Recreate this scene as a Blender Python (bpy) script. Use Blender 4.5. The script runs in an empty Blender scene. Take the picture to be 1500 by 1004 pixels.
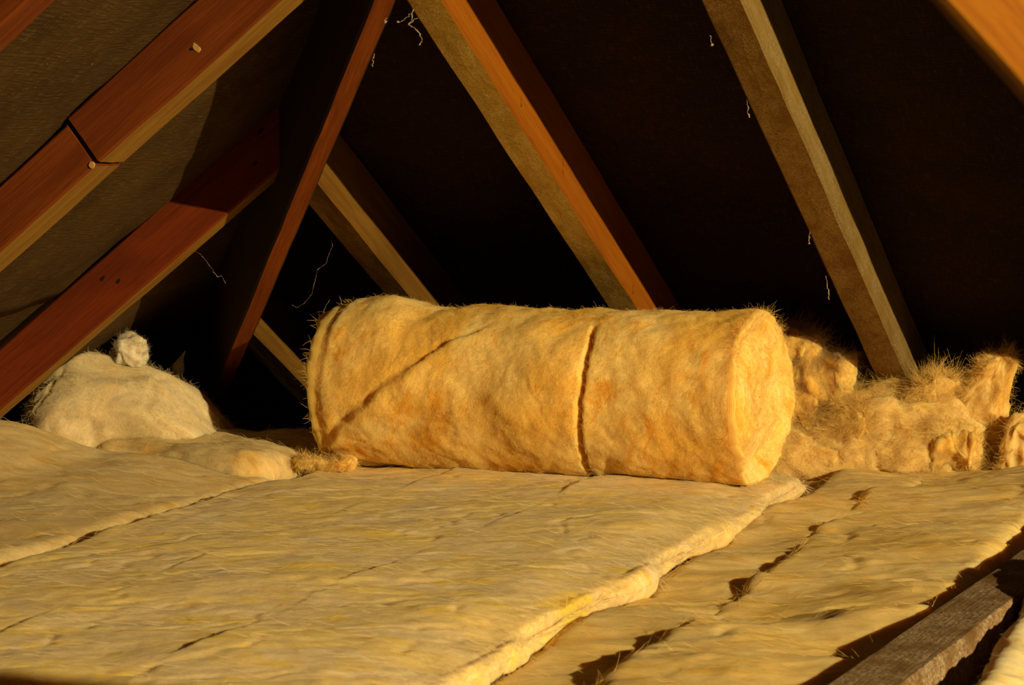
import bpy, math, random
import numpy as np
from mathutils import Matrix, Vector

# ------------------------------------------------------------------ camera, light, exposure
S = bpy.context.scene
COL = S.collection
YAW, PITCH, ROLL = math.radians(19.92), math.radians(4.5), math.radians(-0.8)
CAM = Vector((0.0, 0.0, 0.66))


def make_camera():
    d = Vector((-math.sin(YAW) * math.cos(PITCH), math.cos(YAW) * math.cos(PITCH), -math.sin(PITCH)))
    r = d.cross(Vector((0, 0, 1))).normalized()
    u = r.cross(d)
    r2 = r * math.cos(ROLL) + u * math.sin(ROLL)
    u2 = u * math.cos(ROLL) - r * math.sin(ROLL)
    cd = bpy.data.cameras.new('camera')
    cd.sensor_width = 36.0
    cd.lens = 36.0 * 3700.0 / 1500.0
    cd.clip_start = 0.05
    cd.dof.use_dof = True
    cd.dof.focus_distance = 4.95
    cd.dof.aperture_fstop = 14.0
    co = bpy.data.objects.new('camera', cd)
    m = Matrix((r2, u2, -d)).transposed().to_4x4()
    m.translation = CAM
    co.matrix_world = m
    COL.objects.link(co)
    S.camera = co


make_camera()
W = bpy.data.worlds.new('world')
S.world = W
W.use_nodes = True
W.node_tree.nodes['Background'].inputs[0].default_value = (1.0, 0.6, 0.3, 1)
W.node_tree.nodes['Background'].inputs[1].default_value = 0.0005
ld = bpy.data.lights.new('work_lamp', 'POINT')
ld.energy = 4650
ld.color = (1.0, 0.745, 0.365)
ld.shadow_soft_size = 0.05
lo = bpy.data.objects.new('work_lamp', ld)
lo.location = (5.6, -0.2, 2.2)
COL.objects.link(lo)
S.view_settings.view_transform = 'Standard'
S.view_settings.look = 'None'
S.view_settings.gamma = 1.0
S.view_settings.exposure = 0.0
S.view_settings.use_curve_mapping = False

# ------------------------------------------------------------------ noise
rng = np.random.default_rng(7)


def _hash(i, j, k, seed):
    h = (i.astype(np.int64) * 374761393 + j.astype(np.int64) * 668265263 + k.astype(np.int64) * 2147483647 + seed * 1274126177) & 0xFFFFFFFF
    h = ((h ^ (h >> 13)) * 1274126177) & 0xFFFFFFFF
    h = ((h ^ (h >> 16)) * 2246822519) & 0xFFFFFFFF
    return ((h ^ (h >> 15)) & 0xFFFFFF) / float(0xFFFFFF) * 2 - 1


def vnoise(p, seed=0):
    f = np.floor(p)
    t = p - f
    t = t * t * t * (t * (t * 6 - 15) + 10)
    i, j, k = f[:, 0], f[:, 1], f[:, 2]
    out = 0
    for a in (0, 1):
        wa = t[:, 0] if a else 1 - t[:, 0]
        for b in (0, 1):
            wb = t[:, 1] if b else 1 - t[:, 1]
            for c in (0, 1):
                wc = t[:, 2] if c else 1 - t[:, 2]
                out = out + wa * wb * wc * _hash(i + a, j + b, k + c, seed)
    return out


def fbm(p, octaves=4, seed=0, gain=0.5):
    s, a, q = 0, 1.0, np.array(p, float)
    for o in range(octaves):
        s = s + a * vnoise(q, seed + o * 17)
        q = q * 2.03 + 11.3
        a *= gain
    return s


def smooth(e0, e1, x):
    t = np.clip((x - e0) / (e1 - e0), 0, 1)
    return t * t * (3 - 2 * t)


# ------------------------------------------------------------------ object helpers
def tag(o, label=None, cat=None, group=None, kind=None):
    if label: o['label'] = label
    if cat: o['category'] = cat
    if group: o['group'] = group
    if kind: o['kind'] = kind
    return o


def empty(name, loc=(0, 0, 0)):
    o = bpy.data.objects.new(name, None)
    o.location = loc
    o.empty_display_size = 0.05
    COL.objects.link(o)
    return o


def mesh_obj(name, V, F, mats, parent=None, smooth_shade=True, fib=None, matrix=None, fmat=None):
    me = bpy.data.meshes.new(name)
    V = np.asarray(V, np.float32)
    F = np.asarray(F, np.int32)
    me.vertices.add(len(V))
    me.vertices.foreach_set('co', V.ravel())
    n = F.shape[1]
    me.loops.add(F.size)
    me.loops.foreach_set('vertex_index', F.ravel())
    me.polygons.add(len(F))
    me.polygons.foreach_set('loop_start', np.arange(0, F.size, n, dtype=np.int32))
    if fmat is not None:
        me.polygons.foreach_set('material_index', np.asarray(fmat, np.int32))
    me.polygons.foreach_set('use_smooth', np.full(len(F), smooth_shade))
    if fib is not None:
        at = me.attributes.new('fib', 'FLOAT_VECTOR', 'POINT')
        at.data.foreach_set('vector', np.asarray(fib, np.float32).ravel())
    me.update(calc_edges=True)
    me.validate()
    for m in (mats if isinstance(mats, (list, tuple)) else [mats]):
        me.materials.append(m)
    o = bpy.data.objects.new(name, me)
    COL.objects.link(o)
    if matrix is not None:
        o.matrix_basis = matrix
    if parent:
        o.parent = parent
        o.matrix_parent_inverse = Matrix.Translation(parent.location).inverted()
    return o


def vnormals(V, F):
    a, b, c = V[F[:, 0]], V[F[:, 1]], V[F[:, 2]]
    fn = np.cross(b - a, c - a)
    if F.shape[1] == 4:
        fn = fn + np.cross(c - a, V[F[:, 3]] - a)
    N = np.zeros_like(V)
    for k in range(F.shape[1]):
        np.add.at(N, F[:, k], fn)
    return N / (np.linalg.norm(N, axis=1, keepdims=True) + 1e-12)


# ------------------------------------------------------------------ materials
class NT:
    def __init__(s, name):
        s.m = bpy.data.materials.new(name)
        s.m.use_nodes = True
        s.t = s.m.node_tree
        s.b = s.t.nodes['Principled BSDF']
        s.b.inputs['Specular IOR Level'].default_value = 0.15

    def n(s, typ, **kw):
        x = s.t.nodes.new(typ)
        for k, v in kw.items():
            if k.startswith('i_'):
                x.inputs[k[2:].replace('_', ' ')].default_value = v
            else:
                setattr(x, k, v)
        return x

    def l(s, a, b):
        s.t.links.new(a, b)

    def ramp(s, fac, lo, hi):
        r = s.n('ShaderNodeMapRange', interpolation_type='SMOOTHSTEP')
        r.inputs['From Min'].default_value = lo
        r.inputs['From Max'].default_value = hi
        s.l(fac, r.inputs['Value'])
        return r.outputs[0]

    def mix(s, fac, a, b):
        x = s.n('ShaderNodeMix', data_type='RGBA')
        if isinstance(fac, (int, float)): x.inputs[0].default_value = fac
        else: s.l(fac, x.inputs[0])
        for v, i in ((a, 6), (b, 7)):
            if isinstance(v, tuple): x.inputs[i].default_value = (*v, 1)
            else: s.l(v, x.inputs[i])
        return x.outputs[2]

    def noise(s, vec, scale, detail=4, rough=0.6, mapping=None, rot=(0, 0, 0), dist=0.0):
        if rot != (0, 0, 0):
            mp = s.n('ShaderNodeMapping')
            mp.inputs['Rotation'].default_value = rot
            s.l(vec, mp.inputs[0]); vec = mp.outputs[0]
        if mapping:
            mp = s.n('ShaderNodeMapping')
            mp.inputs['Scale'].default_value = mapping
            s.l(vec, mp.inputs[0]); vec = mp.outputs[0]
        x = s.n('ShaderNodeTexNoise')
        x.inputs['Scale'].default_value = scale
        x.inputs['Detail'].default_value = detail
        x.inputs['Roughness'].default_value = rough
        x.inputs['Distortion'].default_value = dist
        s.l(vec, x.inputs['Vector'])
        return x.outputs[0]

    def math(s, op, a, b):
        x = s.n('ShaderNodeMath', operation=op)
        for v, i in ((a, 0), (b, 1)):
            if isinstance(v, (int, float)): x.inputs[i].default_value = v
            else: s.l(v, x.inputs[i])
        return x.outputs[0]


def wool(name, base, pale, deep, streak=(1, 3.5, 1), rot=0.0, spot=None, bump=0.5, contrast=1.0):
    w = NT(name)
    at = w.n('ShaderNodeAttribute', attribute_name='fib')
    v = at.outputs['Vector']
    R = (0, 0, rot)
    big = w.noise(v, 5.0, 3, 0.55, dist=0.6)
    mid = w.noise(v, 9.0, 6, 0.6, streak, R, dist=0.8)
    fine = w.noise(v, 60.0, 6, 0.75, (streak[0] * 1.4, streak[1] * 1.4, 1), R, dist=1.6)
    vein = w.noise(v, 17.0, 5, 0.65, (streak[0] * .7, streak[1] * 1.6, 1), (0, 0, rot + .25), dist=1.2)
    c = w.mix(w.ramp(big, 0.35, 0.68), base, pale)
    c = w.mix(w.ramp(mid, 0.5, 0.72), c, deep)
    c = w.mix(w.math('MULTIPLY', w.ramp(vein, 0.56, 0.75), .55), c, pale)
    hs = w.n('ShaderNodeHueSaturation')
    w.l(c, hs.inputs['Color'])
    cloud = w.noise(v, 11.0, 6, 0.62, (streak[0], streak[1] * .8, 1), (0, 0, rot - .2), dist=1.3)
    val = w.math('ADD', w.math('MULTIPLY', w.ramp(fine, 0.3, 0.7), 0.24 * contrast), 0.87 - 0.14 * contrast)
    w.l(w.math('ADD', val, w.math('MULTIPLY', w.ramp(cloud, 0.32, 0.66), 0.24)), hs.inputs['Value'])
    c = hs.outputs[0]
    if spot:
        (sx, sy, rx, ry, col) = spot
        mp = w.n('ShaderNodeMapping')
        mp.inputs['Location'].default_value = (-sx / rx, -sy / ry, 0)
        mp.inputs['Scale'].default_value = (1 / rx, 1 / ry, 0)
        w.l(v, mp.inputs[0])
        ln = w.n('ShaderNodeVectorMath', operation='LENGTH')
        w.l(mp.outputs[0], ln.inputs[0])
        dist = w.math('ADD', ln.outputs['Value'], w.math('MULTIPLY', w.math('SUBTRACT', mid, .5), 2.0))
        c = w.mix(w.ramp(dist, 1.1, 0.4), c, col)
    w.l(c, w.b.inputs['Base Color'])
    w.b.inputs['Roughness'].default_value = 1.0
    w.b.inputs['Specular IOR Level'].default_value = 0.0
    w.b.inputs['Subsurface Weight'].default_value = 0.8
    w.b.inputs['Subsurface Radius'].default_value = (1.0, 0.6, 0.25)
    w.b.inputs['Subsurface Scale'].default_value = 0.03
    bp = w.n('ShaderNodeBump', i_Strength=bump, i_Distance=0.006)
    w.l(w.math('ADD', w.math('MULTIPLY', fine, 0.8), mid), bp.inputs['Height'])
    w.l(bp.outputs[0], w.b.inputs['Normal'])
    return w.m


def wood(name, a, b, dark, grain=1.0, dust=None, dust_amt=0.5, mottled=0.0, sawn=False):
    """grain runs along local x"""
    w = NT(name)
    a, b, dark = [(c[0] * 0.52, c[1] * 0.46, c[2] * 0.25) for c in (a, b, dark)]
    if dust: dust = tuple(x * 0.56 for x in dust)
    tc = w.n('ShaderNodeTexCoord')
    v = tc.outputs['Object']
    g = w.noise(v, 16.0, 6, 0.7, (1, 1.6, 1.6), dist=1.0) if sawn else w.noise(v, 9.0, 5, 0.6, (0.35, 6, 6))
    f = w.noise(v, 110.0, 4, 0.75, (1.6, .7, 1), dist=1.0) if sawn else w.noise(v, 40.0, 4, 0.7, (0.25, 6, 6))
    big = w.noise(v, 5.0, 3, 0.5, (0.7, 1.5, 1.5))
    c = w.mix(w.ramp(g, 0.38, 0.62), a, b)
    c = w.mix(w.math('MULTIPLY', w.ramp(f, 0.52, 0.7), 0.5 * grain), c, dark)
    c = w.mix(w.math('MULTIPLY', w.ramp(big, 0.55, 0.75), 0.35 + mottled), c, dark)
    if dust:
        d1 = w.noise(v, 220.0, 3, 0.8)
        d2 = w.noise(v, 14.0, 4, 0.6)
        fac = w.math('MULTIPLY', w.ramp(d1, 0.42, 0.62), w.math('MULTIPLY', w.ramp(d2, 0.3, 0.6), dust_amt))
        c = w.mix(fac, c, dust)
    w.l(c, w.b.inputs['Base Color'])
    w.b.inputs['Roughness'].default_value = 0.8
    bp = w.n('ShaderNodeBump', i_Strength=0.5, i_Distance=0.003)
    w.l(w.math('ADD', g, f), bp.inputs['Height'])
    w.l(bp.outputs[0], w.b.inputs['Normal'])
    return w.m


def plain(name, col, rough=0.8):
    w = NT(name)
    tc = w.n('ShaderNodeTexCoord')
    nz = w.noise(tc.outputs['Object'], 60.0, 4, 0.6)
    c = w.mix(nz, tuple(x * 0.75 for x in col), tuple(min(1, x * 1.25) for x in col))
    w.l(c, w.b.inputs['Base Color'])
    w.b.inputs['Roughness'].default_value = rough
    return w.m


def felt(name, a, b, fleck):
    w = NT(name)
    at = w.n('ShaderNodeAttribute', attribute_name='fib')
    v = at.outputs['Vector']
    n1 = w.noise(v, 6.0, 5, 0.65)
    wx = w.noise(v, 260.0, 2, 0.5, (0.12, 1, 1))
    wy = w.noise(v, 260.0, 2, 0.5, (1, 0.12, 1))
    weave = w.math('ADD', wx, wy)
    c = w.mix(w.ramp(n1, 0.35, 0.68), a, b)
    c = w.mix(w.math('MULTIPLY', w.ramp(weave, 1.0, 1.35), 0.55), c, fleck)
    sp = w.noise(v, 120.0, 2, 0.5)
    c = w.mix(w.math('MULTIPLY', w.ramp(sp, 0.7, 0.78), 0.8), c, tuple(min(1, x * 2.2) for x in fleck))
    w.l(c, w.b.inputs['Base Color'])
    w.b.inputs['Roughness'].default_value = 0.9
    bp = w.n('ShaderNodeBump', i_Strength=0.7, i_Distance=0.003)
    w.l(w.math('ADD', weave, n1), bp.inputs['Height'])
    w.l(bp.outputs[0], w.b.inputs['Normal'])
    return w.m


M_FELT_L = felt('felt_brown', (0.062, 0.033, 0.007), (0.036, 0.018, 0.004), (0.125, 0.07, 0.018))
M_FELT_B = felt('felt_shaded', (0.016, 0.006, 0.005), (0.009, 0.0035, 0.003), (0.065, 0.03, 0.014))  # shade between the back rafters is put into this near-black felt colour
M_RED = wood('timber_red', (0.30, 0.075, 0.014), (0.22, 0.05, 0.01), (0.12, 0.024, 0.006))
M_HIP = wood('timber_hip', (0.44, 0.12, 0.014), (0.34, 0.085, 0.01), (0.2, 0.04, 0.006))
M_RED_D = wood('timber_dark_red', (0.30, 0.055, 0.014), (0.22, 0.04, 0.01), (0.12, 0.02, 0.006), mottled=.2)
M_TAN = wood('timber_tan', (0.47, 0.29, 0.08), (0.37, 0.2, 0.05), (0.26, 0.12, 0.025))
M_ORANGE = wood('timber_orange', (0.50, 0.18, 0.008), (0.42, 0.14, 0.006), (0.28, 0.075, 0.004))
M_OLIVE = wood('timber_olive_sawn', (0.8, 0.55, 0.13), (0.66, 0.42, 0.085), (0.45, 0.24, 0.04), dust=(0.95, 0.75, 0.3), dust_amt=.6, mottled=.2, sawn=True)
M_BROWN = wood('timber_brown_sawn', (0.40, 0.23, 0.05), (0.3, 0.15, 0.03), (0.15, 0.055, 0.01), dust=(0.6, 0.43, 0.17), dust_amt=.6, mottled=.3, sawn=True)
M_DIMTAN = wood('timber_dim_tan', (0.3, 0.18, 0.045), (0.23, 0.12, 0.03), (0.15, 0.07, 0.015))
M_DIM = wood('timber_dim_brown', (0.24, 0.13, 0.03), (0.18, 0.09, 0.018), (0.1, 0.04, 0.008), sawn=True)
M_GREY = wood('timber_grey_tan', (0.36, 0.26, 0.11), (0.28, 0.19, 0.075), (0.2, 0.12, 0.04), dust=(0.5, 0.42, 0.26), dust_amt=.5)
M_DUSTY = wood('timber_dusty', (0.3, 0.19, 0.12), (0.24, 0.15, 0.09), (0.14, 0.08, 0.04), dust=(0.85, 0.7, 0.48), dust_amt=.75)
M_STRUT = wood('timber_bright_orange', (0.5, 0.21, 0.012), (0.4, 0.145, 0.008), (0.2, 0.055, 0.004))
M_SHADEWOOD = wood('timber_shaded', (0.06, 0.03, 0.012), (0.045, 0.022, 0.01), (0.03, 0.014, 0.006))  # timber faces turned from the lamp, their shade put into the colour
M_HOLE = plain('nail_black', (0.012, 0.008, 0.006))
M_PALE = plain('pale_chip', (0.4, 0.23, 0.08))
M_WEB = plain('cobweb_grey', (0.3, 0.22, 0.14))
M_BOARD = plain('ceiling_board', (0.1, 0.075, 0.05))

W_ROLL = wool('wool_roll', (0.82, 0.48, 0.095), (0.88, 0.62, 0.22), (0.76, 0.35, 0.03), streak=(2.0, 1, 1), rot=0.4, contrast=1.7)
W_BLANKET = wool('wool_blanket', (0.76, 0.55, 0.21), (0.69, 0.53, 0.30), (0.80, 0.53, 0.09), streak=(1, 2.2, 1), rot=-0.36,
                 spot=(-1.19, 3.52, 0.04, 0.10, (0.8, 0.52, 0.05)))
W_MAT = wool('wool_mat_yellow', (0.72, 0.48, 0.15), (0.74, 0.54, 0.23), (0.66, 0.38, 0.07), streak=(1, 3.2, 1), rot=-0.15)
W_MAT_L = wool('wool_mat_cream', (0.68, 0.48, 0.2), (0.7, 0.54, 0.27), (0.66, 0.4, 0.1), streak=(1, 3.0, 1), rot=0.1)
W_OLD = wool('wool_old_cream', (0.66, 0.53, 0.29), (0.68, 0.56, 0.34), (0.64, 0.46, 0.19), streak=(1, 1.6, 1))
W_WHITE = wool('wool_white', (0.72, 0.64, 0.46), (0.78, 0.72, 0.56), (0.62, 0.5, 0.3), streak=(2, 1, 1))
W_GOLD = wool('wool_gold', (0.7, 0.42, 0.09), (0.76, 0.52, 0.15), (0.6, 0.32, 0.05), streak=(2.2, 1, 1), rot=0.3)
W_CREAM = wool('wool_pale', (0.78, 0.62, 0.3), (0.82, 0.68, 0.38), (0.74, 0.54, 0.2), streak=(1, 2, 1))

FIBRE_GOLD = plain('fibre_gold', (0.84, 0.55, 0.16), 1.0)
FIBRE_CREAM = plain('fibre_cream', (0.76, 0.62, 0.34), 1.0)
FIBRE = {'wool_roll': FIBRE_GOLD, 'wool_mat_yellow': FIBRE_GOLD, 'wool_blanket': FIBRE_CREAM, 'wool_mat_cream': FIBRE_CREAM, 'wool_old_cream': FIBRE_CREAM}

# ------------------------------------------------------------------ roof geometry
TB, TL = math.tan(math.radians(28.25)), math.tan(math.radians(37.27))      # back and left slopes
CB, SB = math.cos(math.radians(28.25)), math.sin(math.radians(28.25))
CL, SL = math.cos(math.radians(37.27)), math.sin(math.radians(37.27))
HIPX, HIPY, HIPZ = -2.033, 4.518, 0.637                                     # a point where both rafter-underside planes meet


def zb(y): return HIPZ - TB * (y - HIPY)            # underside plane of the back rafters
def zl(x): return HIPZ + TL * (x - HIPX)            # underside plane of the left rafters
def hipx(y): return HIPX - (TB / TL) * (y - HIPY)


def timber(name, p0, p1, up, width, depth, mats, parent=None, wob=0.0011, seed=0, side_from=None, bevel=0.004, seg=0.02):
    """beam along p0->p1 (centre of its underside); up = direction of its depth. mats: (underside, sides)"""
    p0, p1, up = Vector(p0), Vector(p1), Vector(up)
    x = (p1 - p0).normalized()
    z = (up - x * up.dot(x)).normalized()
    y = z.cross(x)
    L = (p1 - p0).length
    n = max(8, int(L / seg))
    w, h, b = width / 2, depth, bevel
    sec = [(-w, b), (-w + b, 0)] + [(-w + b + (2 * w - 2 * b) * k / 4, 0) for k in (1, 2, 3)] + [(w - b, 0), (w, b)] + \
          [(w, h * k / 4) for k in (1, 2, 3)] + [(w, h - b), (w - b, h), (-w + b, h), (-w, h - b)] + [(-w, h * k / 4) for k in (3, 2, 1)]
    ns = len(sec)
    sec = np.array(sec)
    V = np.zeros((n + 1, ns, 3))
    xs = np.linspace(0, L, n + 1)
    V[:, :, 0] = xs[:, None]
    V[:, :, 1:] = sec[None]
    V = V.reshape(-1, 3)
    d = np.stack([fbm(V * (6, 25, 25), 3, seed + 50), fbm(V * (6, 25, 25), 3, seed + 90)], 1) * wob
    V[:, 1:] += d
    F, fm = [], []
    for i in range(n):
        for k in range(ns):
            k2 = (k + 1) % ns
            F.append((i * ns + k, i * ns + k2, (i + 1) * ns + k2, (i + 1) * ns + k))
            fm.append(0 if 1 <= k <= 4 else 1)
    base = len(V)
    V = np.vstack([V, [[0, 0, h / 2], [L, 0, h / 2]]])
    for k in range(ns):
        k2 = (k + 1) % ns
        F.append((k2, k, base, base)); fm.append(1)
        F.append((n * ns + k, n * ns + k2, base + 1, base + 1)); fm.append(1)
    me_F = [tuple(dict.fromkeys(f)) for f in F]
    me = bpy.data.meshes.new(name)
    me.from_pydata([tuple(q) for q in V], [], me_F)
    for m in mats: me.materials.append(m)
    me.polygons.foreach_set('material_index', fm)
    me.update()
    o = bpy.data.objects.new(name, me)
    M = Matrix((x, y, z)).transposed().to_4x4()
    M.translation = p0
    COL.objects.link(o)
    if parent:
        o.parent = parent
        o.matrix_parent_inverse = Matrix.Translation(parent.location).inverted()
    o.matrix_basis = M
    return o


# --- felt sheets (sagging underlay); each slope has two lapped courses
def felt_sheet(name, fx, u0, u1, v0, v1, mat, parent, du=0.03, dv=0.03, seed=0):
    nu, nv = max(4, int((u1 - u0) / du)), max(4, int((v1 - v0) / dv))
    U, Vv = np.meshgrid(np.linspace(u0, u1, nu + 1), np.linspace(v0, v1, nv + 1), indexing='ij')
    U, Vv = U.ravel(), Vv.ravel()
    P, N = fx(U, Vv, seed)
    idx = np.arange((nu + 1) * (nv + 1)).reshape(nu + 1, nv + 1)
    F = np.stack([idx[:-1, :-1], idx[1:, :-1], idx[1:, 1:], idx[:-1, 1:]], -1).reshape(-1, 4)
    n = len(P)
    V2 = np.vstack([P, P + N * 0.004])
    F2 = np.vstack([F, F[:, ::-1] + n])
    ring = np.concatenate([idx[:, 0], idx[-1, 1:], idx[-2::-1, -1], idx[0, -2:0:-1]])
    r2 = np.roll(ring, -1)
    F2 = np.vstack([F2, np.stack([ring, ring + n, r2 + n, r2], -1)])
    fib = np.stack([U, Vv, 0 * U], -1)
    return mesh_obj(name, V2, F2, mat, parent, True, np.vstack([fib, fib]))


LEFT_Y = [2.98, 3.68, 4.41]


def left_felt(lift):
    def fx(U, V, seed):      # U = y, V = distance up the slope measured by x
        sag = np.zeros_like(U)
        for a, b in ((2.28, 2.98), (2.98, 3.68), (3.68, 4.41), (4.41, 5.1), (5.1, 5.8)):
            t = np.clip((U - a) / (b - a), 0, 1)
            sag += np.sin(np.pi * t) * 0.018 * ((U >= a) & (U < b))
        q = np.stack([U * 5, V * 5, 0 * U], -1)
        d = 0.1 + lift - sag + 0.007 * fbm(q, 3, 5 + seed)
        P = np.stack([V - SL * d, U, zl(V) + CL * d], -1)
        return P, np.tile([-SL, 0, CL], (len(U), 1))
    return fx


def back_felt(lift):
    def fx(U, V, seed):      # U = x, V = y
        c = (U + 1.09) / 0.505
        t = c - np.floor(c)
        q = np.stack([U * 5, V * 5, 0 * U], -1)
        d = 0.146 + lift - 0.018 * np.sin(np.pi * t) + 0.006 * fbm(q, 3, 25 + seed)
        P = np.stack([U, V + SB * d, zb(V) + CB * d], -1)
        return P, np.tile([0, SB, CB], (len(U), 1))
    return fx


RL = tag(empty('ceiling_left'), kind='structure')
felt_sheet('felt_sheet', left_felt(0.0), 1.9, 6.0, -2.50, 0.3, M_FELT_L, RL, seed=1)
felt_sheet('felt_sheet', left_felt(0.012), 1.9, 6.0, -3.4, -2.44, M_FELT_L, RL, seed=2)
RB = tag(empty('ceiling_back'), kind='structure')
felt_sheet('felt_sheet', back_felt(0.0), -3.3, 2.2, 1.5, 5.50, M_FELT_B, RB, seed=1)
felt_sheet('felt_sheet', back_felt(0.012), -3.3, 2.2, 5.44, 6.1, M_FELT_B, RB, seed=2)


def slab(name, x0, x1, y0, y1, z0, z1, mat, parent=None):
    V = [(x, y, z) for z in (z0, z1) for y in (y0, y1) for x in (x0, x1)]
    F = [(0, 2, 3, 1), (4, 5, 7, 6), (0, 1, 5, 4), (2, 6, 7, 3), (0, 4, 6, 2), (1, 3, 7, 5)]
    return mesh_obj(name, V, F, mat, parent, False)


tag(slab('floor', -3.6, 2.4, 1.2, 6.3, -0.25, -0.235, M_BOARD), kind='structure')

# --- back slope rafters
UPB = (0, SB, CB)


def back_rafter(x, y0, y1, width, mats, label, seed, depth=0.14):
    e = empty('rafter', (x, y1, zb(y1)))
    timber('beam', (x, y0, zb(y0)), (x, y1, zb(y1)), UPB, width, depth, mats, e, seed=seed)
    return tag(e, label, 'rafter', 'rafters of the back slope')


R4 = back_rafter(-1.092, 2.0, 5.72, 0.07, (M_BROWN, M_GREY), 'grey-brown rafter at right, its foot buried in the fluffy insulation', 4)
R3 = back_rafter(-1.607, 2.0, 5.80, 0.067, (M_OLIVE, M_ORANGE), 'rafter with olive underside and bright orange side, rising behind the roll', 3)
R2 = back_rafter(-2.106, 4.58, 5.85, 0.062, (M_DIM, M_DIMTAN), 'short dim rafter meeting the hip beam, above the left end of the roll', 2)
R1 = back_rafter(-2.575, 5.26, 5.85, 0.06, (M_SHADEWOOD, M_DIMTAN), 'lowest stub of rafter in the dark corner left of the roll', 1)  # underside shade painted in, leaving only the side strip looking lit
R5 = back_rafter(-0.595, 2.0, 5.80, 0.067, (M_BROWN, M_TAN), 'rafter beyond the grey-brown one, past the right picture edge', 5)
R6 = back_rafter(-0.09, 2.0, 5.80, 0.067, (M_BROWN, M_TAN), 'second rafter past the right picture edge', 6)

# --- left slope rafters
UPL = (-SL, 0, CL)


def left_pt(x, y): return (x, y, zl(x))


e = empty('rafter', left_pt(-2.9, 2.985))
timber('beam', left_pt(-0.98, 2.985), left_pt(-2.9, 2.985), UPL, 0.068, 0.095, (M_RED, M_RED), e, seed=11)
tag(e, 'red-brown rafter crossing the top left corner', 'rafter', 'rafters of the left slope')
e = empty('rafter', left_pt(-2.9, 3.68))
timber('upper_length', left_pt(-1.47, 3.687), left_pt(-2.03, 3.687), UPL, 0.085, 0.094, (M_TAN, M_RED), e, seed=12)
timber('lower_length', left_pt(-2.0385, 3.69), left_pt(-2.9, 3.69), UPL, 0.085, 0.086, (M_TAN, M_RED), e, seed=13)
tag(e, 'long red-brown rafter with pale underside and a dark joint, upper left', 'rafter', 'rafters of the left slope')
RA = e
e = empty('rafter', left_pt(-2.95, 4.415))
timber('beam', left_pt(-1.98, 4.415), left_pt(-2.95, 4.415), UPL, 0.055, 0.098, (M_TAN, M_RED_D), e, seed=14)
tag(e, 'dark red rafter running down to the cream insulation heap at left', 'rafter', 'rafters of the left slope')
RBm = e


def stud(name, c, nrm, r, h, mat, parent, seed=0, stretch=(1, 1)):
    """small irregular disc (nail head, chip) proud of a face"""
    nrm = Vector(nrm).normalized()
    a = nrm.orthogonal().normalized(); b = nrm.cross(a)
    rr = random.Random(seed)
    k = 9
    V, F = [], []
    for lev, s in ((-0.002, 1.0), (h, 0.8)):
        for i in range(k):
            t = 2 * math.pi * i / k
            q = r * s * (0.8 + 0.4 * rr.random())
            V.append(Vector(c) + a * math.cos(t) * q * stretch[0] + b * math.sin(t) * q * stretch[1] + nrm * lev)
    for i in range(k):
        j = (i + 1) % k
        F.append((i, j, k + j, k + i))
    me = bpy.data.meshes.new(name)
    me.from_pydata(V, [], F + [tuple(range(k, 2 * k))])
    me.materials.append(mat)
    o = bpy.data.objects.new(name, me)
    COL.objects.link(o)
    o.parent = parent
    o.matrix_parent_inverse = Matrix.Translation(parent.location).inverted()
    return o


NEAR = (0, -1, 0)


def on_left_face(x_at_bottom, up, y):
    return (x_at_bottom - SL * up, y, zl(x_at_bottom) + CL * up)


for i, (xb, up) in enumerate(((-2.4035, 0.066), (-2.384, 0.041), (-2.046, 0.08), (-2.084, 0.039))):
    stud('nail', on_left_face(xb, up, 4.3875), NEAR, 0.005, 0.0008, M_HOLE, RBm, i, (1.6, .8))
stud('resin_chip', on_left_face(-1.8286, 0.0346, 3.644), NEAR, 0.010, 0.0005, M_PALE, RA, 8, (0.6, 1.1))
stud('nail', on_left_face(-1.834, 0.0375, 3.6436), NEAR, 0.003, 0.001, M_HOLE, RA, 9)
stud('resin_chip', on_left_face(-2.042, 0.006, 3.647), NEAR, 0.006, 0.002, M_PALE, RA, 18)

# --- hip beam, deeper than the rafters it carries
def hip_pt(y, drop=0.0): return Vector((hipx(y), y, zb(y) - drop))


def nearer(p, k=0.922): return CAM + (Vector(p) - CAM) * k


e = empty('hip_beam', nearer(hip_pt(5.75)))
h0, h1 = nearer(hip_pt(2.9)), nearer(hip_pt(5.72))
timber('beam', h0, h1, (0, 0, 1), 0.04, 0.31, (M_HIP, M_SHADEWOOD), e, seed=21)  # sides carry painted shade; only the underside has the reddish timber colour
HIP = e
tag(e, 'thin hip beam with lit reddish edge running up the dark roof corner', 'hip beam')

# --- short board between rafter feet
e = empty('noggin', (-1.35, 5.60, 0.13))
timber('board', (-1.57, 5.615, 0.105), (-1.13, 5.615, 0.105), (0, 0, 1), 0.03, 0.075, (M_TAN, M_TAN), e, seed=31)
tag(e, 'short dim board between the rafter feet behind the right end of the roll', 'board')


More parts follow.
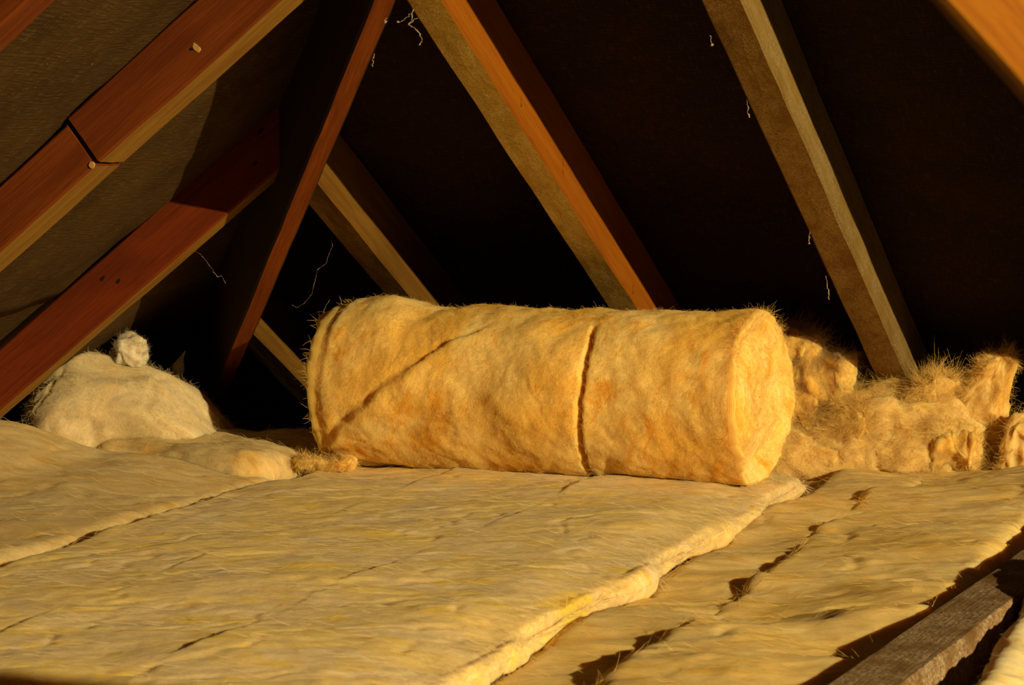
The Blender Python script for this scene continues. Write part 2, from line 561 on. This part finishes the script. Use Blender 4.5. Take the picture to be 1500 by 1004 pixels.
# ------------------------------------------------------------------ insulation
def rounded_box(sx, sy, sz, rad, res):
    """surface points of a rounded box with quad grid faces; returns V,F,N"""
    hs = np.array([sx, sy, sz]) / 2
    n = [max(2, int(math.ceil(2 * h / res))) for h in hs]
    pts, faces, off = [], [], 0
    for ax in range(3):
        a, b = (ax + 1) % 3, (ax + 2) % 3
        for sg in (-1, 1):
            A, B = np.meshgrid(np.arange(n[a] + 1), np.arange(n[b] + 1), indexing='ij')
            I = np.zeros((A.size, 3), int)
            I[:, a], I[:, b] = A.ravel(), B.ravel()
            I[:, ax] = 0 if sg < 0 else n[ax]
            idx = np.arange(A.size).reshape(A.shape) + off
            f = np.stack([idx[:-1, :-1], idx[1:, :-1], idx[1:, 1:], idx[:-1, 1:]], -1).reshape(-1, 4)
            if sg < 0: f = f[:, ::-1]
            pts.append(I); faces.append(f); off += A.size
    I = np.vstack(pts); F = np.vstack(faces)
    key = (I[:, 0] * (n[1] + 1) + I[:, 1]) * (n[2] + 1) + I[:, 2]
    _, first, inv = np.unique(key, return_index=True, return_inverse=True)
    I = I[first]; F = inv.ravel()[F]
    P = (I / np.array(n) * 2 - 1) * hs
    inner = np.clip(P, -(hs - rad), hs - rad)
    N = P - inner
    L = np.linalg.norm(N, axis=1, keepdims=True)
    N = N / (L + 1e-12)
    rr = np.minimum(rad, hs.min())
    V = inner + N * rr
    return V, F, N


def strand_mesh(roots, dirs, nrm, lengths, radius, curl, seed, segs=3):
    r = np.random.default_rng(seed)
    n = len(roots)
    side = np.cross(dirs, nrm); side /= np.linalg.norm(side, axis=1, keepdims=True) + 1e-9
    b1 = r.normal(size=(n, 1)) * curl
    b2 = r.normal(size=(n, 1)) * curl
    rings = []
    for s in range(segs + 1):
        t = s / segs
        c = roots + lengths[:, None] * (dirs * t + side * b1 * t * t + nrm * b2 * t * t * 0.6)
        w = radius * (1 - 0.75 * t)
        ring = []
        for k in range(3):
            a = 2 * math.pi * k / 3
            ring.append(c + (side * math.cos(a) + nrm * math.sin(a)) * w)
        rings.append(np.stack(ring, 1))
    V = np.stack(rings, 1)           # n, segs+1, 3, 3
    base = (np.arange(n) * (segs + 1) * 3)[:, None]
    F = []
    for s in range(segs):
        for k in range(3):
            k2 = (k + 1) % 3
            F.append(base + np.array([[s * 3 + k, s * 3 + k2, (s + 1) * 3 + k2, (s + 1) * 3 + k]]))
    return V.reshape(-1, 3), np.concatenate(F, 0)


def fuzz(parent, V, F, fib, mat, count, length, lift, seed, mask=None, flow=None, spread=0.5, radius=0.00035, curl=0.35):
    r = np.random.default_rng(seed)
    N = vnormals(V, F)
    w = np.ones(len(V)) if mask is None else np.maximum(mask, 0)
    w = w / w.sum()
    i = r.choice(len(V), count, p=w)
    nrm = N[i]
    d = r.normal(size=(count, 3)) * spread
    if flow is not None:
        d = d + (flow[i] if np.ndim(flow) == 2 else np.tile(flow, (count, 1))) * r.choice([-1, 1], (count, 1))
    d = d - nrm * np.sum(d * nrm, 1, keepdims=True)
    d /= np.linalg.norm(d, axis=1, keepdims=True) + 1e-9
    d = d + nrm * (lift * (0.4 + 1.2 * r.random((count, 1))))
    d /= np.linalg.norm(d, axis=1, keepdims=True)
    L = length * (0.35 + 0.9 * r.random(count))
    SV, SF = strand_mesh(V[i] - nrm * 0.002, d, nrm, L, radius, curl, seed + 1)
    f = np.repeat(fib[i], 12, axis=0)
    o = mesh_obj('fibres', SV, SF, FIBRE.get(mat.name, mat), parent, True, f)
    o['kind'] = 'stuff'
    return o


def pad(name, label, cat, center, size, mat, res=0.008, rad=0.04, rz=0.0, tilt=(0, 0), lump=0.02, lf=5.0, mid=0.006, mf=16.0, fine=0.002,
        aniso=(0.45, 1, 1), seed=0, shape=None, group=None, nfuzz=2500, flen=0.03, lift=0.5, fmask=None, flow=(1, 0.2, 0), spread=.5, parent=None, curl=.35):
    V, F, N = rounded_box(*size, rad, res)
    fib = V.copy()
    off = np.array([seed * 3.1, seed * 1.7, seed * 0.9])
    q = V * np.array(aniso) + off
    d = lump * fbm(q * lf, 3, seed) + mid * fbm(q * mf, 3, seed + 7) + fine * fbm(q * 60, 3, seed + 13)
    crease = np.abs(fbm(q * mf * 0.6, 2, seed + 31))
    d = d - mid * 0.8 * smooth(0.14, 0.0, crease)
    V = V + N * d[:, None]
    if shape is not None:
        V = shape(V, fib)
    R = Matrix.Rotation(rz, 3, 'Z') @ Matrix.Rotation(tilt[0], 3, 'X') @ Matrix.Rotation(tilt[1], 3, 'Y')
    Rn = np.array(R)
    V = V @ Rn.T + np.array(center)
    root = empty(name, (center[0], center[1], center[2] - size[2] / 2))
    body = mesh_obj('wool_body', V, F, mat, root, True, fib + off)
    if nfuzz:
        m = np.ones(len(V)) if fmask is None else fmask(V)
        m = m * (V[:, 2] > center[2] - size[2] * 0.3)
        fuzz(body, V, F, fib + off, mat, nfuzz, flen, lift, seed + 3, m, np.array(flow), spread, curl=curl)
    return tag(root, label, cat, group)


# --- the roll and the blanket unrolled from it: one piece of wool
XR0, XR1 = -2.165, -1.165
SLIT = -1.53
roll_root = empty('insulation_roll', (-1.66, 4.75, -0.07))
tag(roll_root, 'big golden insulation roll with its blanket unrolled towards the camera', 'insulation roll')


def build_blanket():
    sx, sy, sz = XR1 - XR0, 4.98 - 2.74, 0.066
    V, F, N = rounded_box(sx, sy, sz, 0.029, 0.0047)
    c = np.array([(XR0 + XR1) / 2, (4.98 + 2.74) / 2, -sz / 2])
    V = V + c
    q = V.copy()
    a = 0.35
    q = np.stack([q[:, 0] * math.cos(a) + q[:, 1] * math.sin(a), -q[:, 0] * math.sin(a) + q[:, 1] * math.cos(a), q[:, 2]], 1)
    q = q * np.array([0.55, 1, 1])
    big = fbm(q * 4.5, 3, 3)
    md = fbm(q * 17, 4, 9)
    fi = fbm(q * 70, 3, 15)
    d = 0.006 * big + 0.002 * md + 0.0008 * fi
    cr = np.abs(fbm(q * 8 + 5, 3, 40))
    d -= 0.0025 * smooth(0.14, 0.0, cr)
    top = smooth(0.5, 0.9, N[:, 2])
    # the machine-cut slits along the length
    for xs, dep, wd in ((SLIT, 0.008, 0.004), (-1.85, 0.004, 0.005)):
        wig = 0.012 * fbm(np.stack([0 * V[:, 0], V[:, 1] * 3, 0 * V[:, 0]], 1), 2, 61) 
        g = np.exp(-((V[:, 0] - xs - wig) / wd) ** 2)
        am = np.clip(0.55 + 0.9 * fbm(np.stack([0 * V[:, 0], V[:, 1] * 5, 0 * V[:, 0]], 1), 2, 71), 0.1, 1)
        d -= dep * g * am * top
        # one side of the slit sits a little higher
        d += dep * 0.9 * top * smooth(-0.006, 0.001, V[:, 0] - xs - wig) * smooth(0.16, 0.01, V[:, 0] - xs - wig) * am
    # ragged right edge
    side = smooth(0.3, 0.8, N[:, 0])
    d += side * (0.016 * fbm(V * np.array([0, 5, 0]), 2, 81) + 0.004 * fbm(V * 25, 3, 83))
    V2 = V + N * d[:, None]
    # right edge flares down and outwards
    e = smooth(XR1 - 0.15, XR1 + 0.02, V[:, 0])
    V2[:, 2] -= 0.02 * e * smooth(-.05, 0, V[:, 2])
    fib = V.copy()
    b = mesh_obj('unrolled_blanket', V2, F, W_BLANKET, roll_root, True, fib)
    m = (V2[:, 2] > -0.05).astype(float) * (1 + 3 * e) 
    fuzz(b, V2, F, fib, W_BLANKET, 12000, 0.04, 0.1, 5, m, np.array([1, 0.45, 0]), 0.5, radius=0.0003, curl=0.2)


build_blanket()


def build_coil():
    R = 0.171
    a0, a1 = np.array([-2.12, 4.862, R - 0.012]), np.array([-1.222, 4.775, R - 0.012])
    ax = a1 - a0; L = np.linalg.norm(ax); ax /= L
    up = np.array([0, 0, 1.0]); up -= ax * (up @ ax); up /= np.linalg.norm(up)
    fr = np.cross(up, ax)                      # towards the camera (-y)
    fr = fr if fr[1] < 0 else -fr
    nx, nt, nr = 210, 300, 34
    T0 = math.radians(-125)                    # seam hidden underneath at the back
    ts = T0 + np.linspace(0, 2 * math.pi, nt, endpoint=False)
    # profile rows: left cap centre..rim, barrel, right rim..centre
    rows = []
    for k in range(nr): rows.append((0, (k + 0.5) / nr, -1))
    for k in range(nx + 1): rows.append((k / nx, 1.0, 0))
    for k in range(nr - 1, -1, -1): rows.append((1, (k + 0.5) / nr, 1))
    rows = np.array(rows)
    s = np.repeat(rows[:, 0], nt); rho = np.repeat(rows[:, 1], nt); cap = np.repeat(rows[:, 2], nt)
    t = np.tile(ts, len(rows))
    x = s * L
    arc = t * R
    q3 = np.stack([x, np.cos(t) * R * rho, np.sin(t) * R * rho], 1)
    # lean the fibre flow round the barrel
    qa = np.stack([(x + 0.25 * arc) * 1.0, np.cos(t) * R * 0.5, np.sin(t) * R * 0.5], 1)
    big = fbm(q3 * 6, 3, 101)
    md = fbm(np.stack([(x + 0.3 * arc) * 22, np.cos(t) * 2.2, np.sin(t) * 2.2], 1), 4, 107)
    fi = fbm(np.stack([(x + 0.3 * arc) * 60, np.cos(t) * 9, np.sin(t) * 9], 1), 3, 111)
    tuft = fbm(q3 * 24, 3, 115)
    dr = 0.008 * big + 0.0014 * md + 0.0006 * fi + 0.0018 * tuft
    cr = np.abs(fbm(np.stack([(x + 0.35 * arc) * 7, np.cos(t) * 1.6, np.sin(t) * 1.6], 1), 3, 140))
    dr -= 0.0012 * smooth(0.2, 0.0, cr)
    bar = (cap == 0).astype(float)
    # slit round the barrel
    td = np.degrees(t)
    td = (td + 180) % 360 - 180                 # angle: 0 = towards camera, 90 = top
    xs = L * 0.655 + 0.010 * np.sin(np.radians(td * 2.2 + 30)) + 0.002 * fbm(np.stack([0 * x, t * 9, 0 * x], 1), 2, 150)
    g = np.exp(-((x - xs) / 0.0042) ** 2)
    am = smooth(62, 44, td) * smooth(-110, -80, td)
    dr -= 0.026 * g * am * bar
    dr -= 0.006 * smooth(-0.03, 0, x - xs) * smooth(0.012, 0.0, x - xs) * am * 0.4
    # outer flap: diagonal fold on the left part
    fx = 0.03 + 0.0039 * (td + 33)              # fold position along the barrel by angle
    dd = (x - fx) - 0.008 * fbm(np.stack([t * 5, x * 12, 0 * x], 1), 3, 155) * 1.6
    fa = smooth(-48, -36, td) * smooth(62, 40, td)
    dr += bar * fa * (0.012 * smooth(-0.024, 0.008, dd) * smooth(0.16, 0.0, dd) - 0.004 * np.exp(-((dd + 0.02) / 0.017) ** 2))
    # bump on the top left shoulder and a sagging waist
    dr += bar * 0.024 * np.exp(-((x - 0.11) / 0.08) ** 2) * np.exp(-((td - 80) / 40) ** 2)
    dr -= bar * 0.006 * np.exp(-((x - 0.42) / 0.2) ** 2) * np.exp(-((td - 90) / 50) ** 2)
    # squash onto the blanket
    r = R * rho + np.where(cap == 0, dr, dr * rho)
    # barrel ends slightly rounded in
    r -= bar * (0.010 * smooth(0.03, 0, x) + 0.0 * smooth(0.012, 0, L - x))
    P = a0 + np.outer(x, ax) + np.outer(r * np.cos(t), fr) + np.outer(r * np.sin(t), up)
    # caps: wound spiral relief, fluffy
    turn = rho * 5.2 - t / (2 * math.pi)
    spir = np.abs((turn % 1) - 0.5) * 2
    capd = 0.007 * fbm(q3 * 16, 3, 170) + 0.0025 * fbm(q3 * 60, 2, 171) + 0.004 * (smooth(0.0, 0.35, spir) - 1) + 0.012 * fbm(q3 * 5, 2, 175)
    capd += 0.010 * smooth(0.78, 0.95, rho) - 0.012 * np.exp(-((rho - 0.72) / 0.07) ** 2)
    P += np.outer(cap * capd, ax)
    low = P[:, 2] < -0.006
    P[low, 2] = -0.006 + (P[low, 2] + 0.006) * 0.15
    n = len(rows)
    idx = np.arange(n * nt).reshape(n, nt)
    nxt = np.roll(idx, -1, axis=1)
    F = np.stack([idx[:-1], nxt[:-1], nxt[1:], idx[1:]], -1).reshape(-1, 4)
    fib = np.stack([x, arc * 1.0, rho * R], 1)
    capm = cap != 0
    fib[capm] = np.stack([np.cos(t) * R * rho + 5, np.sin(t) * R * rho, x], 1)[capm]
    # orient faces outwards
    ce = P.mean(0)
    Fn = np.cross(P[F[:, 1]] - P[F[:, 0]], P[F[:, 3]] - P[F[:, 0]])
    if np.sum(Fn * (P[F[:, 0]] - ce)) < 0:
        F = F[:, ::-1]
    c = mesh_obj('coil', P, F, W_ROLL, roll_root, True, fib)
    tang = np.outer(-np.sin(t), fr) + np.outer(np.cos(t), up) - 0.35 * ax
    fuzz(c, P, F, fib, W_ROLL, 22000, 0.02, 0.08, 9, bar * (np.cos(t) > -0.5), tang, 0.6, radius=0.00032, curl=0.25)
    # ragged rims and the fluffy end
    rim = ((cap == 0) & ((x < 0.012) | (x > L - 0.008))) | ((cap != 0) & (rho > 0.9))
    rimw = rim * (0.4 + 2.2 * smooth(0.1, 0.6, fbm(q3 * 9, 2, 190)))
    f2 = fuzz(c, P, F, fib, W_ROLL, 1600, 0.022, 0.5, 12, rimw, None, 0.8, radius=0.0003)
    fuzz(c, P, F, fib, W_ROLL, 3000, 0.02, 0.3, 13, (cap == 1) * (rho > 0.1), None, 0.8, radius=0.0003)


build_coil()

def tuft(name, label, cat, center, size, mat, res=0.005, rz=0.0, tilt=(0, 0), warp=0.35, wf=1.6, seed=0, nfuzz=2000, flen=0.03, lift=0.6, curl=.6, group=None, lean=None, fine=0.0025):
    """torn, irregular lump of wool"""
    m = min(size)
    V, F, N = rounded_box(*size, m * 0.42, res)
    fib = V.copy() + seed * 1.3
    q = V / m * wf + seed * 2.7
    A = warp * m * 0.55
    off = np.stack([fbm(q, 2, seed + 1), fbm(q + 9, 2, seed + 2), fbm(q + 5, 2, seed + 3)], 1) * A
    V = V + off
    V = V + N * (0.06 * m * fbm(q * 3.1, 2, seed + 5) + fine * fbm(V * np.array([70, 70, 25]), 3, seed + 6))[:, None]
    cr = np.abs(fbm(q * 1.4, 2, seed + 8))
    V = V - N * (0.07 * m * smooth(0.3, 0.0, cr))[:, None]
    if lean is not None:
        V = lean(V, size)
    R = np.array(Matrix.Rotation(rz, 3, 'Z') @ Matrix.Rotation(tilt[0], 3, 'X') @ Matrix.Rotation(tilt[1], 3, 'Y'))
    V = V @ R.T + np.array(center)
    root = empty(name, (center[0], center[1], center[2] - size[2] / 2))
    body = mesh_obj('wool_body', V, F, mat, root, True, fib)
    w = (V[:, 2] > center[2] - size[2] * 0.35) * (0.25 + smooth(-0.1, 0.5, fbm(q * 2.2, 2, seed + 11)))
    fuzz(body, V, F, fib, mat, nfuzz * 2, flen, lift, seed + 3, w, np.array((0.2, 0, 1.0)), .9, radius=0.00035, curl=curl)
    return tag(root, label, cat, group)


# --- mats to the left
def left_crest(V, f):
    V = V.copy()
    V[:, 2] += (0.035 * smooth(0.1, 0.7, f[:, 1]) * smooth(0.42, 0.1, f[:, 0]) + 0.06 * smooth(0.05, -0.25, f[:, 0]) * smooth(0.25, 0.7, f[:, 1])) * (f[:, 2] > 0)
    return V


pad('insulation_mat', 'cream insulation mat lying along the left edge of the unrolled blanket', 'insulation mat',
    (-2.595, 3.88, -0.088), (0.83, 1.6, 0.15), W_MAT_L, rad=0.055, lump=0.015, lf=3.4, mid=0.0035, fine=0.001, seed=21, nfuzz=5000, flen=0.035, lift=0.1, flow=(1, .3, 0), shape=left_crest)
pad('insulation_mat', 'tan insulation mat tucked in beside the left end of the roll', 'insulation mat',
    (-2.40, 4.84, -0.018), (0.46, 0.40, 0.14), W_MAT_L, rad=0.06, rz=-0.25, tilt=(0.04, 0.05), lump=0.02, lf=5, mid=0.006, seed=24, nfuzz=2500, flen=0.03, lift=0.12)
def mound(V, f):
    V = V.copy()
    up = smooth(-0.1, 0.16, f[:, 2])
    V[:, 2] -= up * (0.11 * smooth(0.02, 0.26, f[:, 0]) + 0.07 * smooth(-0.14, -0.26, f[:, 0]))
    return V


pad('insulation_heap', 'rounded heap of old cream insulation under the dark red rafter', 'insulation heap',
    (-2.645, 4.88, 0.04), (0.50, 0.30, 0.32), W_OLD, rad=0.145, rz=0.25, tilt=(0, 0.04), lump=0.026, lf=7, mid=0.006, seed=28, nfuzz=7000, flen=0.02, lift=0.5, spread=1.0, shape=mound)
tuft('insulation_tuft', 'small white tuft of wool on top of the cream heap', 'wool tuft',
     (-2.64, 4.86, 0.225), (0.066, 0.055, 0.075), W_WHITE, res=0.003, warp=.35, wf=1.2, fine=0.0012, seed=29, nfuzz=700, flen=0.012, lift=0.4)
tuft('insulation_tuft', 'small golden wad of wool caught under the left end of the roll', 'wool tuft',
     (-2.13, 4.74, 0.006), (0.13, 0.05, 0.032), W_ROLL, warp=.5, wf=.7, seed=78, nfuzz=900, flen=0.022, lift=0.25)

# --- mats to the right
def seam_shift(y):
    return 0.016 * fbm(np.stack([y * 3.2, 0 * y, 0 * y], 1), 2, 501)


def sink(V, f):
    V = V.copy()
    V[:, 2] -= 0.03 * smooth(0.0, -0.07, f[:, 0]) * (f[:, 2] > 0)
    V[:, 0] += seam_shift(f[:, 1] + 3.85) * smooth(0.0, 0.15, f[:, 0])
    return V


def seam_side(V, f):
    V = V.copy()
    V[:, 0] += seam_shift(f[:, 1] + 3.85) * smooth(0.0, -0.15, f[:, 0])
    V[:, 2] += 0.012 * smooth(-0.15, 0.15, f[:, 0]) * (f[:, 2] > 0)
    return V


pad('insulation_mat', 'yellow insulation mat squeezed between the blanket edge and the seam at right', 'insulation mat',
    (-1.15, 3.85, -0.126), (0.38, 2.9, 0.15), W_MAT, rad=0.035, rz=-0.0, lump=0.014, lf=4.0, mid=0.005, mf=12, fine=0.001, seed=33, aniso=(.6, 1, 1), nfuzz=5000, flen=0.035, lift=0.1, shape=sink)
pad('insulation_mat', 'golden insulation mat between the seam and the dusty joist', 'insulation mat',
    (-0.842, 3.85, -0.113), (0.38, 2.9, 0.15), W_MAT, rad=0.035, rz=0.012, lump=0.016, lf=4.0, mid=0.005, mf=12, fine=0.001, seed=36, aniso=(.6, 1, 1), nfuzz=5000, flen=0.035, lift=0.1, shape=seam_side)
pad('insulation_mat', 'fluffy insulation mat banked up around the foot of the grey-brown rafter', 'insulation mat',
    (-1.15, 5.46, -0.005), (0.5, 0.4, 0.22), W_MAT, rad=0.1, rz=0.03, tilt=(0.1, -0.05), lump=0.024, lf=7, mid=0.010, mf=18, seed=39, aniso=(.8, 1, 1), nfuzz=9000, flen=0.04, lift=0.55, spread=.9, curl=.6)
def lean_right(V, size):
    V = V.copy()
    h = (V[:, 2] / size[2] + .5)
    V[:, 0] = V[:, 0] * (1.15 - 0.55 * h) + 0.05 * h * h
    return V


tuft('insulation_tuft', 'torn golden wool standing up behind the right end of the roll', 'wool tuft',
     (-1.272, 5.34, 0.125), (0.10, 0.085, 0.25), W_GOLD, rz=0.3, seed=42, nfuzz=3000, flen=0.035, lift=0.7)
tuft('insulation_tuft', 'curled golden wool between the roll end and the grey-brown rafter', 'wool tuft',
     (-1.213, 5.39, 0.105), (0.09, 0.07, 0.17), W_GOLD, rz=-0.3, tilt=(0, -.15), warp=.6, seed=45, nfuzz=2200, flen=0.03, lift=0.7)
tuft('insulation_tuft', 'frayed wisp of wool at the left side of the grey-brown rafter foot', 'wool tuft',
     (-1.15, 5.31, 0.062), (0.06, 0.05, 0.07), W_MAT, warp=.6, seed=46, nfuzz=1800, flen=0.035, lift=0.8)
tuft('insulation_tuft', 'frayed wisp of wool at the right side of the grey-brown rafter foot', 'wool tuft',
     (-1.005, 5.40, 0.085), (0.09, 0.06, 0.11), W_MAT, warp=.6, seed=47, nfuzz=2400, flen=0.035, lift=0.8)
tuft('insulation_tuft', 'upright folded flap of wool right of the grey-brown rafter foot', 'wool tuft',
     (-0.905, 5.43, 0.07), (0.115, 0.08, 0.27), W_MAT, rz=0.2, warp=.4, wf=1.3, seed=48, nfuzz=2500, flen=0.022, lift=0.5, lean=lean_right)
tuft('insulation_tuft', 'round lump of wool below the folded flap', 'wool tuft',
     (-0.935, 5.33, -0.005), (0.13, 0.1, 0.11), W_MAT, warp=.4, seed=51, nfuzz=1400, flen=0.02, lift=0.4)
tuft('insulation_tuft', 'lump of wool cut off by the right picture edge beside the folded flap', 'wool tuft',
     (-0.775, 5.40, 0.0), (0.15, 0.12, 0.15), W_MAT, warp=.4, seed=54, nfuzz=1400, flen=0.02, lift=0.4)

# --- joist and pale mat in the right foreground
e = empty('joist', (-0.60, 3.2, -0.1))
dx = 0.07
timber('beam', (-0.630 - 1.1 * dx, 2.02, -0.117), (-0.630 + 1.6 * dx, 4.72, -0.117), (0, 0, 1), 0.088, 0.112, (M_BROWN, M_DUSTY), e, seed=61)
tag(e, 'dusty sawn joist in the lower right corner', 'joist')


def rise(V, f):
    V = V.copy()
    V[:, 2] += 0.04 * smooth(0.15, 0.6, f[:, 1]) * (f[:, 2] > 0)
    return V


pad('insulation_mat', 'pale cream insulation mat in the bottom right corner beyond the joist', 'insulation mat',
    (-0.342, 3.2, -0.135), (0.42, 1.5, 0.14), W_CREAM, rad=0.03, rz=0.05, tilt=(0, 0.33), lump=0.010, lf=4, mid=0.004, seed=63, nfuzz=2500, flen=0.02, lift=0.15, shape=rise)

# --- strut crossing the top right corner, close to the camera
e = empty('strut', (0.2588, 2.6044, 0.0))
STRUT0, STRUT1 = (-0.8148, 0.9059, 1.5), (0.2588, 2.6044, 0.0)
timber('beam', STRUT0, STRUT1, (-0.34, 0.937, -0.078), 0.054, 0.025, (M_STRUT, M_STRUT), e, seed=71)
tag(e, 'bright orange timber strut crossing the top right corner', 'strut')

# ------------------------------------------------------------------ cobwebs and hanging dust
def threads(name, lines, radius, parent=None, blobs=True, seed=0):
    r = np.random.default_rng(seed)
    Vs, Fs, off = [], [], 0
    for ln in lines:
        P = np.array(ln, float)
        # finer, jittered polyline
        t = np.linspace(0, len(P) - 1, (len(P) - 1) * 6 + 1)
        Q = np.stack([np.interp(t, np.arange(len(P)), P[:, k]) for k in range(3)], 1)
        Q += r.normal(size=Q.shape) * radius * 1.2
        rad = radius * (0.5 + 1.6 * r.random(len(Q)) ** 3)
        if blobs: rad[-2:] *= 2.2
        d = np.gradient(Q, axis=0); d /= np.linalg.norm(d, axis=1, keepdims=True) + 1e-9
        a = np.cross(d, (0.3, 0.9, 0.1)); a /= np.linalg.norm(a, axis=1, keepdims=True)
        b = np.cross(d, a)
        K = 5
        for k in range(K):
            th = 2 * math.pi * k / K
            Vs.append(Q + (a * math.cos(th) + b * math.sin(th)) * rad[:, None])
        n = len(Q)
        for k in range(K):
            k2 = (k + 1) % K
            i = np.arange(n - 1)
            Fs.append(np.stack([off + k * n + i, off + k * n + i + 1, off + k2 * n + i + 1, off + k2 * n + i], 1))
        off += K * n
    return mesh_obj(name, np.vstack(Vs), np.vstack(Fs), M_WEB, parent, True)


W1 = [[(-1.6218, 4.0086, 0.8898), (-1.6242, 4.0073, 0.884), (-1.6337, 4.0032, 0.8761), (-1.6401, 4.0004, 0.8704), (-1.6477, 3.9975, 0.8693)],
      [(-1.6151, 4.0099, 0.8758), (-1.6291, 4.0039, 0.8644), (-1.6225, 4.0058, 0.8597), (-1.617, 4.0075, 0.8562), (-1.6103, 4.009, 0.8445), (-1.607, 4.0096, 0.8375), (-1.6112, 4.0073, 0.8284)],
      [(-1.625, 4.007, 0.884), (-1.6238, 4.0064, 0.8713), (-1.6291, 4.0039, 0.8644)]]
W2 = [[(-2.2459, 4.3974, 0.461), (-2.2358, 4.4006, 0.4556), (-2.227, 4.4029, 0.4449), (-2.2028, 4.4087, 0.4102), (-2.1954, 4.4117, 0.4128), (-2.189, 4.4128, 0.3981)],
      [(-2.2028, 4.4087, 0.4102), (-2.2117, 4.4064, 0.4209)]]
W3 = [[(-2.1617, 4.8563, 0.4808), (-2.1572, 4.8556, 0.4522), (-2.1663, 4.8501, 0.4266), (-2.1689, 4.8482, 0.4152)],
      [(-2.1862, 4.8409, 0.4026), (-2.1963, 4.833, 0.3514), (-2.2122, 4.8256, 0.3316), (-2.2255, 4.82, 0.3233), (-2.235, 4.8171, 0.3291)],
      [(-2.1689, 4.8482, 0.4152), (-2.1862, 4.8409, 0.4026)]]
tag(threads('cobweb', W1, 0.0008, seed=1), 'dusty cobweb hanging beside the top of the orange-sided rafter', 'cobweb', 'cobwebs')
tag(threads('cobweb', W2, 0.00024, seed=2), 'faint cobweb under the end of the dark red rafter', 'cobweb', 'cobwebs')
tag(threads('cobweb', W3, 0.0002, seed=3), 'faint cobweb in the dark gap above the left end of the roll', 'cobweb', 'cobwebs')
for k, ln in enumerate(([(-1.1335, 4.1278, 0.8367), (-1.1323, 4.1274, 0.8276), (-1.1311, 4.1271, 0.8184)],
                        [(-1.1282, 4.345, 0.7319), (-1.1257, 4.3445, 0.7151), (-1.1244, 4.3438, 0.7007)],
                        [(-1.1127, 4.7565, 0.4832), (-1.1138, 4.7551, 0.4701), (-1.1124, 4.7547, 0.4597)],
                        [(-1.1167, 4.9073, 0.3897), (-1.1113, 4.907, 0.3627), (-1.1098, 4.9061, 0.3452)])):
    threads('dust_thread', [ln], 0.0008, R4, seed=10 + k)
for k, ln in enumerate(([(-1.5702, 3.7107, 0.804), (-1.5721, 3.7093, 0.7954), (-1.572, 3.7086, 0.7857)], [(-1.5537, 3.7216, 0.863), (-1.5546, 3.7205, 0.8533)])):
    threads('dust_thread', [ln], 0.0008, HIP, seed=20 + k)
